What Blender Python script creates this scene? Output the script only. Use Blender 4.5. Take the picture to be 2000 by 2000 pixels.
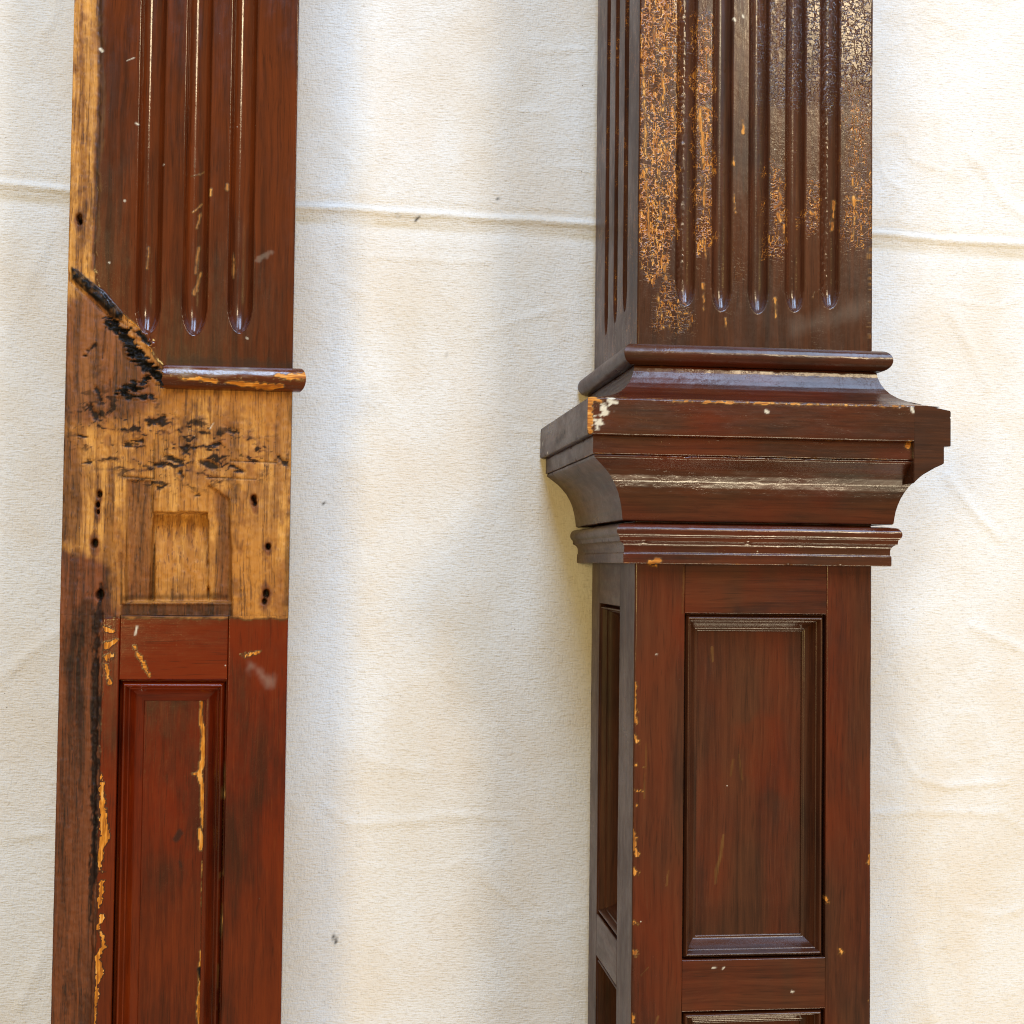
import bpy, bmesh, math, random
import numpy as np
from mathutils import Matrix, Vector

for o in list(bpy.data.objects):
    bpy.data.objects.remove(o, do_unlink=True)
S = bpy.context.scene
C = S.collection
U = 0.0003            # one survey unit = 0.3 mm; a shaft is 460 units (138 mm) square
CLOTH_Z = -500.0      # the cloth, below the front face of the complete post

# ------------------------------------------------------------------ camera
cam = bpy.data.cameras.new('camera')
cam.sensor_fit = 'HORIZONTAL'
cam.sensor_width = 36.0
cam.lens = 36.0 * 2802.16 / 2000.0
cam.clip_start = 0.01
cam.clip_end = 100.0
co = bpy.data.objects.new('camera', cam)
C.objects.link(co)
co.matrix_world = Matrix((
    (0.99285704, -0.01633436, -0.11818667, -777.83 * U),
    (0.01207728, 0.99925529, -0.03664702, -80.68 * U),
    (0.11869726, 0.03495788, 0.99231492, (2641.4 - CLOTH_Z) * U),
    (0, 0, 0, 1)))
S.camera = co

# ------------------------------------------------------------------ world and lamps (indoors: dim room, a window, two warm ceiling lamps)
w = bpy.data.worlds.new('World')
S.world = w
w.use_nodes = True
w.node_tree.nodes['Background'].inputs[0].default_value = (1.0, 0.81, 0.48, 1)
w.node_tree.nodes['Background'].inputs[1].default_value = 0.30


def area_lamp(name, loc, target, size, size_y, power, color, shape='RECTANGLE'):
    d = bpy.data.lights.new(name, 'AREA')
    d.shape = shape
    d.size = size
    if shape in ('RECTANGLE', 'ELLIPSE'):
        d.size_y = size_y
    d.energy = power
    d.color = color
    o = bpy.data.objects.new(name, d)
    C.objects.link(o)
    o.location = loc
    o.rotation_euler = (Vector(target) - Vector(loc)).to_track_quat('-Z', 'Y').to_euler()
    return o


area_lamp('window_and_added_light', (-0.36, 2.60, 1.95), (-0.12, 0.0, 0.1), 0.85, 2.10, 104.0, (0.48, 0.68, 1.0))
area_lamp('window_and_added_light', (0.98, 2.45, 1.75), (0.1, 0.0, 0.1), 0.62, 2.00, 44.0, (0.50, 0.69, 1.0))  # added cool light, no second window: gives the right post's bevels blue reflections
area_lamp('ceiling_lamp', (0.76, 1.10, 1.95), (0.1, 0.1, 0.1), 0.36, 0.36, 11.5, (1.0, 0.79, 0.50), 'DISK')
area_lamp('ceiling_lamp', (-0.92, 0.10, 1.95), (-0.2, 0.0, 0.1), 0.44, 0.44, 12.5, (1.0, 0.73, 0.27), 'DISK')
area_lamp('far_lamp', (0.70, -2.2, 1.15), (0.0, 0.0, 0.15), 0.80, 0.24, 24.0, (1.0, 0.84, 0.58))

S.view_settings.view_transform = 'Standard'
S.view_settings.look = 'None'
S.view_settings.exposure = 0.08
S.view_settings.gamma = 1.0
S.render.engine = 'CYCLES'
S.cycles.max_bounces = 4
S.cycles.diffuse_bounces = 2
S.cycles.glossy_bounces = 3
S.cycles.transmission_bounces = 0
S.cycles.filter_width = 1.1
S.render.resolution_x = 1024
S.render.resolution_y = 1024


# ------------------------------------------------------------------ numpy noise and painting helpers
def _hash(ix, iy, seed):
    h = (ix.astype(np.int64) * 374761393 + iy.astype(np.int64) * 668265263 + seed * 1442695041) & 0xFFFFFFFF
    h = ((h ^ (h >> 13)) * 1274126177) & 0xFFFFFFFF
    h = h ^ (h >> 16)
    return (h & 0xFFFF) / 65535.0


def vnoise(x, y, seed=0):
    ix = np.floor(x)
    iy = np.floor(y)
    fx = x - ix
    fy = y - iy
    fx = fx * fx * (3 - 2 * fx)
    fy = fy * fy * (3 - 2 * fy)
    a = _hash(ix, iy, seed)
    b = _hash(ix + 1, iy, seed)
    c = _hash(ix, iy + 1, seed)
    d = _hash(ix + 1, iy + 1, seed)
    return (a + (b - a) * fx) * (1 - fy) + (c + (d - c) * fx) * fy


def fbm(x, y, seed=0, octv=3):
    t = 0
    a = 0.5
    for k in range(octv):
        t = t + a * (vnoise(x, y, seed + 17 * k) - 0.5)
        x = x * 2.03
        y = y * 2.03
        a *= 0.5
    return t * 2.0      # about -1..1


def sstep(a, b, x):
    t = np.clip((x - a) / (b - a), 0, 1)
    return t * t * (3 - 2 * t)


def dseg(u, v, p0, p1, r0=0.0, r1=None):
    """distance to a tapered stroke (negative inside)"""
    r1 = r0 if r1 is None else r1
    ax, ay = p0
    dx, dy = p1[0] - ax, p1[1] - ay
    L2 = dx * dx + dy * dy + 1e-9
    t = np.clip(((u - ax) * dx + (v - ay) * dy) / L2, 0, 1)
    return np.hypot(u - ax - t * dx, v - ay - t * dy) - (r0 + (r1 - r0) * t)


def dline(u, v, pts, r):
    rs = r if isinstance(r, (list, tuple)) else [r] * len(pts)
    d = np.full(np.shape(u), 1e9)
    for i in range(len(pts) - 1):
        d = np.minimum(d, dseg(u, v, pts[i], pts[i + 1], rs[i], rs[i + 1]))
    return d


def dpoly(u, v, pts):
    """signed distance to a polygon (negative inside)"""
    d = np.full(np.shape(u), 1e9)
    inside = np.zeros(np.shape(u), bool)
    n = len(pts)
    for i in range(n):
        a, b = pts[i], pts[(i + 1) % n]
        d = np.minimum(d, dseg(u, v, a, b))
        cond = (a[1] > v) != (b[1] > v)
        with np.errstate(divide='ignore', invalid='ignore'):
            xi = (b[0] - a[0]) * (v - a[1]) / (b[1] - a[1] + 1e-12) + a[0]
        inside ^= cond & (u < xi)
    return np.where(inside, -d, d)


def cover(d, soft=2.0):
    return 1 - sstep(-soft, soft, d)


# ------------------------------------------------------------------ mesh helpers
def link(name, me, mat, parent=None):
    o = bpy.data.objects.new(name, me)
    C.objects.link(o)
    if mat:
        me.materials.append(mat)
    if parent:
        o.parent = parent
    return o


def tag(o, label, cat, group=None):
    o['label'] = label
    o['category'] = cat
    if group:
        o['group'] = group


def mesh_np(name, verts, quads, attrs=None, extra=None, smooth=True):
    """verts (n,3) in metres, quads (m,4); attrs: point float attributes; extra: list of polygons"""
    me = bpy.data.meshes.new(name)
    extra = extra or []
    nl = quads.size + sum(len(e) for e in extra)
    nf = len(quads) + len(extra)
    me.vertices.add(len(verts))
    me.vertices.foreach_set('co', np.ascontiguousarray(verts, dtype=np.float32).ravel())
    me.loops.add(nl)
    me.polygons.add(nf)
    li = np.concatenate([quads.ravel()] + [np.array(e) for e in extra]).astype(np.int32)
    me.loops.foreach_set('vertex_index', li)
    sizes = np.concatenate([np.full(len(quads), 4), np.array([len(e) for e in extra], dtype=int)]).astype(np.int32)
    starts = np.concatenate([[0], np.cumsum(sizes)[:-1]]).astype(np.int32)
    me.polygons.foreach_set('loop_start', starts)
    sm = np.concatenate([np.full(len(quads), smooth), np.zeros(len(extra), bool)])
    me.polygons.foreach_set('use_smooth', sm)
    me.update(calc_edges=True)
    if attrs:
        for k, a in attrs.items():
            at = me.attributes.new(k, 'FLOAT', 'POINT')
            at.data.foreach_set('value', np.ascontiguousarray(a, dtype=np.float32).ravel())
    me.validate()
    return me


FRONT = lambda u, v, w: (u, v, w)


def board(name, mat, parent, u0, u1, v0, v1, res=3.0, thick=45.0, place=FRONT, height=None, paint=None, rnd=2.2,
          vs=None, seed=1, ease=(1, 1, 1, 1)):
    """A board: finely gridded face with eased edges, relief and wear, side walls and a closed back."""
    nu = max(3, int(round((u1 - u0) / res)) + 1)
    us = np.linspace(u0, u1, nu)
    if vs is None:
        vs = np.linspace(v0, v1, max(3, int(round((v1 - v0) / res)) + 1))
    # extra lines close to the edges for the eased arris
    us = np.unique(np.concatenate([us, [u0 + .5, u0 + 1.3, u0 + 2.4, u1 - .5, u1 - 1.3, u1 - 2.4]]))
    vs = np.unique(np.concatenate([vs, [v0 + .5, v0 + 1.3, v0 + 2.4, v1 - .5, v1 - 1.3, v1 - 2.4]]))
    nu, nv = len(us), len(vs)
    u, v = np.meshgrid(us, vs)
    far = 99.0
    e = np.minimum(np.minimum(u - u0 if ease[0] else far, u1 - u if ease[1] else far), np.minimum(v - v0 if ease[2] else far, v1 - v if ease[3] else far))
    e = e + 0 * u
    rr = rnd * (1 + .7 * fbm(u / 25.0, v / 40.0, seed + 5))
    t = np.clip(1 - e / np.maximum(rr, .3), 0, 1)
    h = -rr * (1 - np.sqrt(np.clip(1 - t * t, 0, 1)))
    h = h + 0.45 * fbm(u / 90.0, v / 160.0, seed + 9, 2)
    attrs = {'edge': sstep(4.0, 0.0, e) * 0.72}
    if height is not None:
        h = h + height(u, v)
    if paint is not None:
        attrs.update(paint(u, v))
    x, y, z = place(u, v, h)
    n = nu * nv
    V = np.stack([np.broadcast_to(x, u.shape).ravel(), np.broadcast_to(y, u.shape).ravel(), np.broadcast_to(z, u.shape).ravel()], 1)
    idx = np.arange(n).reshape(nv, nu)
    Q = np.stack([idx[:-1, :-1], idx[:-1, 1:], idx[1:, 1:], idx[1:, :-1]], -1).reshape(-1, 4)
    ring = np.concatenate([idx[0, :-1], idx[:-1, -1], idx[-1, :0:-1], idx[:0:-1, 0]])
    ru, rv = u.ravel()[ring], v.ravel()[ring]
    bx, by, bz = place(ru, rv, np.full(ru.shape, -float(thick)))
    m = len(ring)
    B = np.stack([np.broadcast_to(bx, ru.shape), np.broadcast_to(by, ru.shape), np.broadcast_to(bz, ru.shape)], 1)
    # doubled rim so that walls shade flat
    V2 = np.concatenate([V, V[ring], B], 0)
    a = n + np.arange(m)
    b = n + m + np.arange(m)
    W = np.stack([a, b, np.roll(b, -1), np.roll(a, -1)], -1)
    flip = np.linalg.det(np.array([np.subtract(place(1., 0., 0.), place(0., 0., 0.)), np.subtract(place(0., 1., 0.), place(0., 0., 0.)),
                                   np.subtract(place(0., 0., 1.), place(0., 0., 0.))], dtype=float)) < 0
    back = list(b[::-1])
    allq = np.concatenate([Q, W], 0)
    if flip:
        allq = allq[:, ::-1]
        back = back[::-1]
    full = {}
    for k, arr in attrs.items():
        arr = np.broadcast_to(arr, u.shape).ravel()
        full[k] = np.concatenate([arr, arr[ring], np.zeros(m)])
    me = mesh_np(name, V2 * U, allq, full, [back])
    return link(name, me, mat, parent)


def densify(prof, step=2.2):
    out = []
    for i in range(len(prof) - 1):
        a, b = np.array(prof[i], float), np.array(prof[i + 1], float)
        k = max(1, int(np.ceil(np.linalg.norm(b - a) / step)))
        for j in range(k):
            out.append(a + (b - a) * j / k)
    out.append(np.array(prof[-1], float))
    return np.array(out)


def arc(cx, cy, r, a0, a1, n=10, ry=None):
    ry = r if ry is None else ry
    return [(cx + r * math.cos(math.radians(a0 + (a1 - a0) * i / n)), cy + ry * math.sin(math.radians(a0 + (a1 - a0) * i / n))) for i in range(n + 1)]


def strip(name, mat, parent, prof, ends, place, seg=4.0, paint=None, seed=3, wob=0.5):
    """A moulding: profile (p, q) swept along s between ends(p, q) -> (s0, s1)."""
    P = densify(prof)
    k = len(P)
    # convexity -> worn arrises
    d1 = np.gradient(P, axis=0)
    ang = np.unwrap(np.arctan2(d1[:, 1], d1[:, 0]))
    curv = -np.gradient(ang)
    edge = np.clip(curv * 1.4, 0, 1)
    s0, s1 = np.array([ends(p, q) for p, q in P], float).T
    n = max(2, int((s1.max() - s0.min()) / seg))
    t = np.linspace(0, 1, n + 1)
    s = s0[None, :] + (s1 - s0)[None, :] * t[:, None]
    p = np.broadcast_to(P[:, 0], s.shape)
    q = np.broadcast_to(P[:, 1], s.shape)
    wz = wob * fbm(s / 70.0, q / 30.0, seed) + .25 * fbm(s / 14.0, q / 9.0, seed + 4)
    rs = np.random.RandomState(seed)
    convex = np.where((edge > .25) & (P[:, 0] > 4))[0]
    for _ in range(int((s1.max() - s0.min()) / 40) if len(convex) else 0):      # knocks along the arrises
        kq = P[convex[rs.randint(len(convex))], 1]
        ks = s0.min() + rs.rand() * (s1.max() - s0.min())
        wz = wz - (.6 + 2.2 * rs.rand() ** 3) * np.exp(-((s - ks) / (2 + 6 * rs.rand())) ** 2 - ((q - kq) / (2.5 + 2 * rs.rand())) ** 2)
    wz = wz * (P[:, 0] > 1)
    p2 = p + wz
    q2 = q + .6 * wob * fbm(s / 90.0 + 40, q * 0 + seed, seed + 2)
    x, y, z = place(s, q2, p2)
    V = np.stack([x.ravel(), y.ravel(), z.ravel()], 1)
    idx = np.arange(V.shape[0]).reshape(n + 1, k)
    Q = np.stack([idx[:-1, :-1], idx[1:, :-1], idx[1:, 1:], idx[:-1, 1:]], -1).reshape(-1, 4)
    # back wall and end caps
    bk = np.stack([idx[:-1, 0], idx[:-1, -1], idx[1:, -1], idx[1:, 0]], -1)
    flip = np.linalg.det(np.array([np.subtract(place(1., 0., 0.), place(0., 0., 0.)), np.subtract(place(0., 1., 0.), place(0., 0., 0.)),
                                   np.subtract(place(0., 0., 1.), place(0., 0., 0.))], dtype=float)) < 0
    m = V.shape[0]
    V = np.concatenate([V, V[idx[0]], V[idx[-1]]], 0)
    c0, c1 = list(range(m, m + k)), list(range(m + k, m + 2 * k))
    allq = np.concatenate([Q, bk], 0)
    caps = [c0[::-1], c1]
    # profile runs downward in q: orient outward
    down = P[0, 1] > P[-1, 1]
    if down == flip:
        pass
    else:
        allq = allq[:, ::-1]
        caps = [c[::-1] for c in caps]
    at = {'edge': np.broadcast_to(edge, s.shape)}
    if paint is not None:
        at.update(paint(s, q))
    full = {}
    for kk, arr in at.items():
        arr = np.broadcast_to(arr, s.shape)
        full[kk] = np.concatenate([arr.ravel(), arr[0], arr[-1]])
    me = mesh_np(name, V * U, allq, full, caps)
    return link(name, me, mat, parent)


# ------------------------------------------------------------------ materials
class G:
    def __init__(self, name):
        self.mat = bpy.data.materials.new(name)
        self.mat.use_nodes = True
        self.t = self.mat.node_tree
        self.t.nodes.clear()

    def n(self, typ, ins=None, **props):
        nd = self.t.nodes.new('ShaderNode' + typ)
        for k, v in props.items():
            setattr(nd, k, v)
        for k, v in (ins or {}).items():
            self.put(nd.inputs[k], v)
        return nd

    def put(self, sock, v):
        if isinstance(v, bpy.types.NodeSocket):
            self.t.links.new(v, sock)
        elif isinstance(v, bpy.types.Node):
            self.t.links.new(v.outputs[0], sock)
        else:
            if isinstance(v, (tuple, list)) and len(v) == 3 and sock.type == 'RGBA':
                v = (*v, 1)
            sock.default_value = v

    def math(self, op, a, b=0.0, c=None, clamp=False):
        ins = {0: a, 1: b}
        if c is not None:
            ins[2] = c
        return self.n('Math', ins, operation=op, use_clamp=clamp).outputs[0]

    def mix(self, f, a, b, mode='MIX'):
        nd = self.t.nodes.new('ShaderNodeMix')
        nd.data_type = 'RGBA'
        nd.blend_type = mode
        nd.clamp_factor = True
        self.put(nd.inputs[0], f)
        self.put(nd.inputs[6], a)
        self.put(nd.inputs[7], b)
        return nd.outputs[2]

    def fmix(self, f, a, b):
        nd = self.t.nodes.new('ShaderNodeMix')
        nd.data_type = 'FLOAT'
        self.put(nd.inputs[0], f)
        self.put(nd.inputs[2], a)
        self.put(nd.inputs[3], b)
        return nd.outputs[0]

    def step(self, x, a, b, o0=0.0, o1=1.0):
        return self.n('MapRange', {0: x, 1: a, 2: b, 3: o0, 4: o1}, interpolation_type='SMOOTHSTEP').outputs[0]

    def attr(self, name):
        return self.n('Attribute', attribute_name=name).outputs['Fac']

    def noise(self, vec, scale=1.0, detail=2.0, rough=0.5, dist=0.0):
        return self.n('TexNoise', {'Vector': vec, 'Scale': scale, 'Detail': detail, 'Roughness': rough, 'Distortion': dist}).outputs['Fac']

    def stretch(self, vec, s, loc=(0, 0, 0)):
        return self.n('Mapping', {'Vector': vec, 'Scale': s, 'Location': loc}).outputs[0]


def wood(name, dark, mid, red, axis='Y', rough=0.19, off=0.0, gold=(0.58, 0.225, 0.030), spec=0.5, coat=0.18):
    g = G(name)
    tc = g.n('TexCoord').outputs['Object']

    def st(across, along):
        return tuple(along if a == axis else across for a in 'XYZ')
    wn = g.n('TexNoise', {'Vector': g.stretch(tc, st(26, 11), (off, off, 3)), 'Scale': 1.0, 'Detail': 2.0}).outputs['Color']
    wq = g.n('VectorMath', {0: wn, 1: (0.007, 0.007, 0.007)}, operation='MULTIPLY').outputs[0]
    tw = g.n('VectorMath', {0: tc, 1: wq}, operation='ADD').outputs[0]
    grain = g.noise(g.stretch(tw, st(230, 7), (off, off, off)), 1.0, 4, 0.68, 0.5)
    fine = g.noise(g.stretch(tw, st(1150, 42), (off, off, off)), 1.0, 2, 0.6)
    blot = g.noise(g.stretch(tc, st(26, 10), (off, 2 * off, 0)), 1.0, 4, 0.6)
    peel = g.noise(tc, 380.0, 2, 0.55)
    # attributes painted on the pieces
    wear, char, crack = g.attr('wear'), g.attr('char'), g.attr('crack')
    raw, tone, pale, edge = g.attr('raw'), g.attr('tone'), g.attr('pale'), g.attr('edge')
    all_ = g.attr('alli')
    w01 = g.math('MULTIPLY', wear, 1.0, clamp=True)
    # varnished wood
    f = g.math('ADD', g.math('MULTIPLY', grain, 0.9), g.math('MULTIPLY', blot, 0.6))
    f = g.step(f, 0.42, 1.06)
    v = g.mix(f, dark, mid)
    v = g.mix(tone, v, g.mix(g.step(blot, 0.36, 0.66), g.mix(f, tuple(c * 0.35 for c in red), red), (red[0] * 1.1, red[1] * 1.45, red[2] * 1.4)))
    v = g.mix(g.step(fine, 0.55, 0.72, 0.0, 0.42), v, tuple(c * 0.55 for c in dark))
    v = g.mix(g.step(fine, 0.44, 0.28, 0.0, 0.30), v, (mid[0] * 1.3, mid[1] * 1.35, mid[2] * 1.3))
    v = g.mix(g.step(blot, 0.44, 0.28, 0.0, 0.45), v, tuple(c * 0.6 for c in dark))
    # fine crazing that shows the gold wood beneath
    n1 = g.noise(g.stretch(tc, st(430, 190), (off, 5, 2)), 1.0, 1.5, 0.5, 0.5)
    n2 = g.noise(g.stretch(tc, st(200, 520), (4, off, 9)), 1.0, 1.5, 0.5, 0.5)
    d1 = g.math('ABSOLUTE', g.math('SUBTRACT', n1, 0.5))
    d2 = g.math('MULTIPLY', g.math('ABSOLUTE', g.math('SUBTRACT', n2, 0.5)), 1.5)
    vor = g.math('MULTIPLY', g.math('MINIMUM', d1, d2), 4.0)
    cn = g.noise(g.stretch(tc, st(190, 80)), 1.0, 3, 0.65)
    thr = g.math('MULTIPLY', crack, g.step(cn, 0.34, 0.72, 0.05, 0.34))
    cm = g.math('SUBTRACT', 1.0, g.math('DIVIDE', vor, g.math('ADD', thr, 0.0001)), clamp=True)
    cm = g.math('MULTIPLY', g.step(cm, 0.0, 0.30), g.step(thr, 0.015, 0.05))
    # worn arrises
    em = g.step(g.math('MULTIPLY', edge, g.math('ADD', g.math('MULTIPLY', cn, 0.6), g.math('MULTIPLY', peel, 0.4))), 0.43, 0.54)
    gn = g.math('ADD', fine, g.math('MULTIPLY', cn, 0.8))
    gd = g.mix(g.step(gn, 0.78, 1.08), gold, (gold[0] * 0.42, gold[1] * 0.33, gold[2] * 0.35))
    gd = g.mix(g.step(gn, 0.86, 0.66, 0.0, 0.7), gd, (0.72, 0.42, 0.13))
    v = g.mix(g.math('MULTIPLY', em, 0.70), v, tuple(c * 0.60 for c in gold))
    v = g.mix(cm, v, gd)
    # bare oak
    b = g.mix(g.step(grain, 0.34, 0.64), (0.28, 0.108, 0.020), (0.64, 0.305, 0.066))
    b = g.mix(g.step(blot, 0.44, 0.62, 0.0, 0.8), b, (0.40, 0.150, 0.022))
    b = g.mix(g.step(cn, 0.50, 0.72, 0.0, 0.55), b, (0.20, 0.075, 0.018))
    rb = g.mix(g.step(grain, 0.34, 0.64), (0.048, 0.0145, 0.0060), (0.180, 0.050, 0.0150))
    b = g.mix(raw, b, rb)
    b = g.mix(g.math('MULTIPLY', g.step(fine, 0.52, 0.63), g.step(grain, 0.62, 0.36, 0.25, 0.9)), b, g.mix(raw, (0.12, 0.045, 0.012), (0.025, 0.011, 0.006)))
    b = g.mix(g.step(wear, 1.02, 1.15), b, gd)
    col = g.mix(w01, v, b)
    rim = g.math('MULTIPLY', g.math('MULTIPLY', w01, g.math('SUBTRACT', 1.0, w01)), 2.4, clamp=True)
    col = g.mix(rim, col, (0.020, 0.007, 0.003))
    col = g.mix(char, col, (0.008, 0.0068, 0.0066))
    sp = g.n('TexVoronoi', {'Vector': tc, 'Scale': 95.0, 'Randomness': 1.0})
    spd = g.math('MULTIPLY', g.step(sp.outputs['Distance'], 0.055, 0.025), g.step(g.n('SeparateColor', {0: sp.outputs['Color']}).outputs[0], 0.88, 0.90))
    pl = g.math('MAXIMUM', pale, g.math('MULTIPLY', spd, 0.7))
    col = g.mix(pl, col, (0.62, 0.56, 0.44))
    # surface
    rg = g.math('ADD', g.step(g.math('ADD', blot, g.math('MULTIPLY', cn, 0.4)), 0.5, 0.9, rough + 0.11, rough - 0.06), g.math('MULTIPLY', peel, 0.06))
    rg = g.fmix(w01, rg, 0.58)
    rg = g.fmix(char, rg, 0.45)
    h = g.math('MULTIPLY', peel, 0.05)
    h = g.math('ADD', h, g.math('MULTIPLY', fine, g.fmix(w01, 0.10, 0.55)))
    cell = g.step(vor, 0.0, 0.22)
    h = g.math('ADD', h, g.math('MULTIPLY', cell, g.math('MULTIPLY', all_, 1.0)))
    bump = g.n('Bump', {'Strength': 0.5, 'Distance': 0.0005, 'Height': h})
    ps = g.n('BsdfPrincipled', {'Base Color': col, 'Roughness': rg, 'IOR': 1.46, 'Normal': bump.outputs[0],
                                'Specular IOR Level': g.fmix(char, g.fmix(w01, spec, 0.28), 0.10),
                                'Coat Weight': g.math('MULTIPLY', g.math('SUBTRACT', 1.0, w01, clamp=True), coat), 'Coat Roughness': 0.05})
    g.t.links.new(bump.outputs[0], ps.inputs['Coat Normal'])
    g.n('OutputMaterial', {0: ps})
    return g.mat


BROWN_D, BROWN_M = (0.027, 0.0086, 0.0045), (0.090, 0.0275, 0.0108)
RED = (0.132, 0.0098, 0.0006)
M_POST = wood('varnished_wood', BROWN_D, BROWN_M, RED)
M_POST_B = wood('varnished_wood_second_board', BROWN_D, BROWN_M, RED, off=3.7)
M_RAIL = wood('varnished_wood_cross_grain', BROWN_D, BROWN_M, RED, axis='X', off=1.3)
M_RAILZ = wood('varnished_wood_side_grain', BROWN_D, BROWN_M, RED, axis='Z', off=2.3, rough=0.30, spec=0.20, coat=0.0)
M_SIDE = wood('varnished_wood_side', BROWN_D, BROWN_M, RED, off=8.9, rough=0.30, spec=0.20, coat=0.0)
OAK_D, OAK_M = (0.030, 0.0068, 0.0023), (0.128, 0.0245, 0.0044)
M_OAK = wood('varnished_oak', OAK_D, OAK_M, RED, off=5.1, rough=0.13, spec=0.42, coat=0.32, gold=(0.66, 0.235, 0.016))
M_OAKX = wood('varnished_oak_cross_grain', OAK_D, OAK_M, RED, axis='X', off=6.1, rough=0.13, spec=0.42, coat=0.32, gold=(0.66, 0.235, 0.016))

# ------------------------------------------------------------------ the canvas drop cloth
def cloth_material():
    g = G('canvas')
    tc = g.n('TexCoord').outputs['Object']
    slub = g.noise(g.stretch(tc, (190, 900, 1)), 1.0, 2, 0.6)
    slubv = g.noise(g.stretch(tc, (900, 230, 1)), 1.0, 2, 0.6)
    lump = g.noise(tc, 300.0, 2, 0.6)
    blot = g.noise(tc, 11.0, 4, 0.6)
    blot2 = g.noise(g.stretch(tc, (16, 6, 1), (4, 4, 0)), 1.0, 4, 0.6)
    col = g.mix(g.step(blot, 0.40, 0.66), (0.845, 0.81, 0.755), (0.81, 0.735, 0.635))
    col = g.mix(g.step(blot2, 0.50, 0.70, 0.0, 0.5), col, (0.82, 0.725, 0.61))
    col = g.mix(g.step(slub, 0.54, 0.70, 0.0, 0.42), col, (0.58, 0.52, 0.45))
    col = g.mix(g.step(slubv, 0.56, 0.72, 0.0, 0.30), col, (0.60, 0.54, 0.47))
    col = g.mix(g.attr('stain'), col, (0.58, 0.43, 0.20))
    # seed flecks in the cotton
    vo = g.n('TexVoronoi', {'Vector': tc, 'Scale': 120.0, 'Randomness': 1.0})
    rnd = g.n('SeparateColor', {0: vo.outputs['Color']})
    fl = g.math('MULTIPLY', g.step(vo.outputs['Distance'], 0.062, 0.03), g.step(rnd.outputs[0], 0.66, 0.80))
    col = g.mix(g.math('MULTIPLY', fl, g.step(rnd.outputs[1], 0.2, 1.0, 0.25, 0.85)), col, (0.12, 0.085, 0.055))
    col = g.mix(g.attr('fleck'), col, (0.03, 0.022, 0.015))
    h = g.math('ADD', g.math('MULTIPLY', slub, 0.8), g.math('MULTIPLY', slubv, 0.7))
    h = g.math('ADD', h, g.math('MULTIPLY', lump, 0.7))
    b = g.n('Bump', {'Strength': 0.8, 'Distance': 0.0008, 'Height': h})
    p = g.n('BsdfPrincipled', {'Base Color': col, 'Roughness': 0.95, 'Specular IOR Level': 0.15, 'Normal': b.outputs[0],
                               'Sheen Weight': 0.1, 'Sheen Roughness': 0.5})
    g.n('OutputMaterial', {0: p})
    return g.mat


def axis_steps(a, b, lo, hi, fine, coarse):
    return np.concatenate([np.arange(a, lo, coarse), np.arange(lo, hi, fine), np.arange(hi, b + 1, coarse)])


FOLD = [(-4300, 690), (-1513, 721), (-1364, 709), (-879, 695), (-751, 696), (-226, 682), (425, 690), (788, 677), (4300, 610)]
xs = axis_steps(-4300, 4300, -1800, 1000, 6.0, 70.0)
ys = axis_steps(-4300, 4300, -1350, 1500, 6.0, 70.0)
x, y = np.meshgrid(xs, ys)
fold_y = np.interp(x, [p[0] for p in FOLD], [p[1] for p in FOLD]) + 5 * fbm(x / 160, x * 0, 3)
fd = y - fold_y
h = 9.0 * fbm(x / 420, y / 700, 11, 2) + 4.0 * fbm(x / 190, y / 330, 12, 2) + 1.6 * fbm(x / 70, y / 95, 13, 3) + 0.6 * fbm(x / 22, y / 22, 15, 2)
# long soft hanging folds that run with the posts
h += 4.5 * fbm((x + 0.06 * y) / 120, y / 1500, 21, 2)
rdg = fbm(x / 330, y / 230, 71, 3)
h += 2.2 * np.exp(-(rdg / .035) ** 2) * np.clip(.2 + 1.5 * fbm(x / 240, y / 240, 72, 2), 0, 1)
rdg = fbm(x / 170 + 9, y / 260, 73, 3)
h += 1.4 * np.exp(-(rdg / .03) ** 2) * np.clip(.1 + 1.6 * fbm(x / 300, y / 300, 74, 2), 0, 1)
# sharp ironed fold with a flattened band below
h += 6.5 * np.exp(-(fd / 5.0) ** 2) - 2.5 * np.exp(-((fd + 30) / 18) ** 2) - 2.0 * np.exp(-((fd - 16) / 9) ** 2)
stain = 0.34 * np.exp(-((fd + 27) / 9) ** 2) * np.clip(0.75 + 1.3 * fbm(x / 110, y / 40, 31), 0, 1.4)
stain += 0.12 * np.exp(-((fd + 14) / 22) ** 2)


def crease(pts, amp, width):
    global h
    d = dline(x, y, pts, 0.0)
    n = 1 + 0.7 * fbm(x / 60, y / 60, int(abs(pts[0][0])) % 97)
    h = h + .55 * amp * n * np.exp(-(d / width) ** 2)


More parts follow.
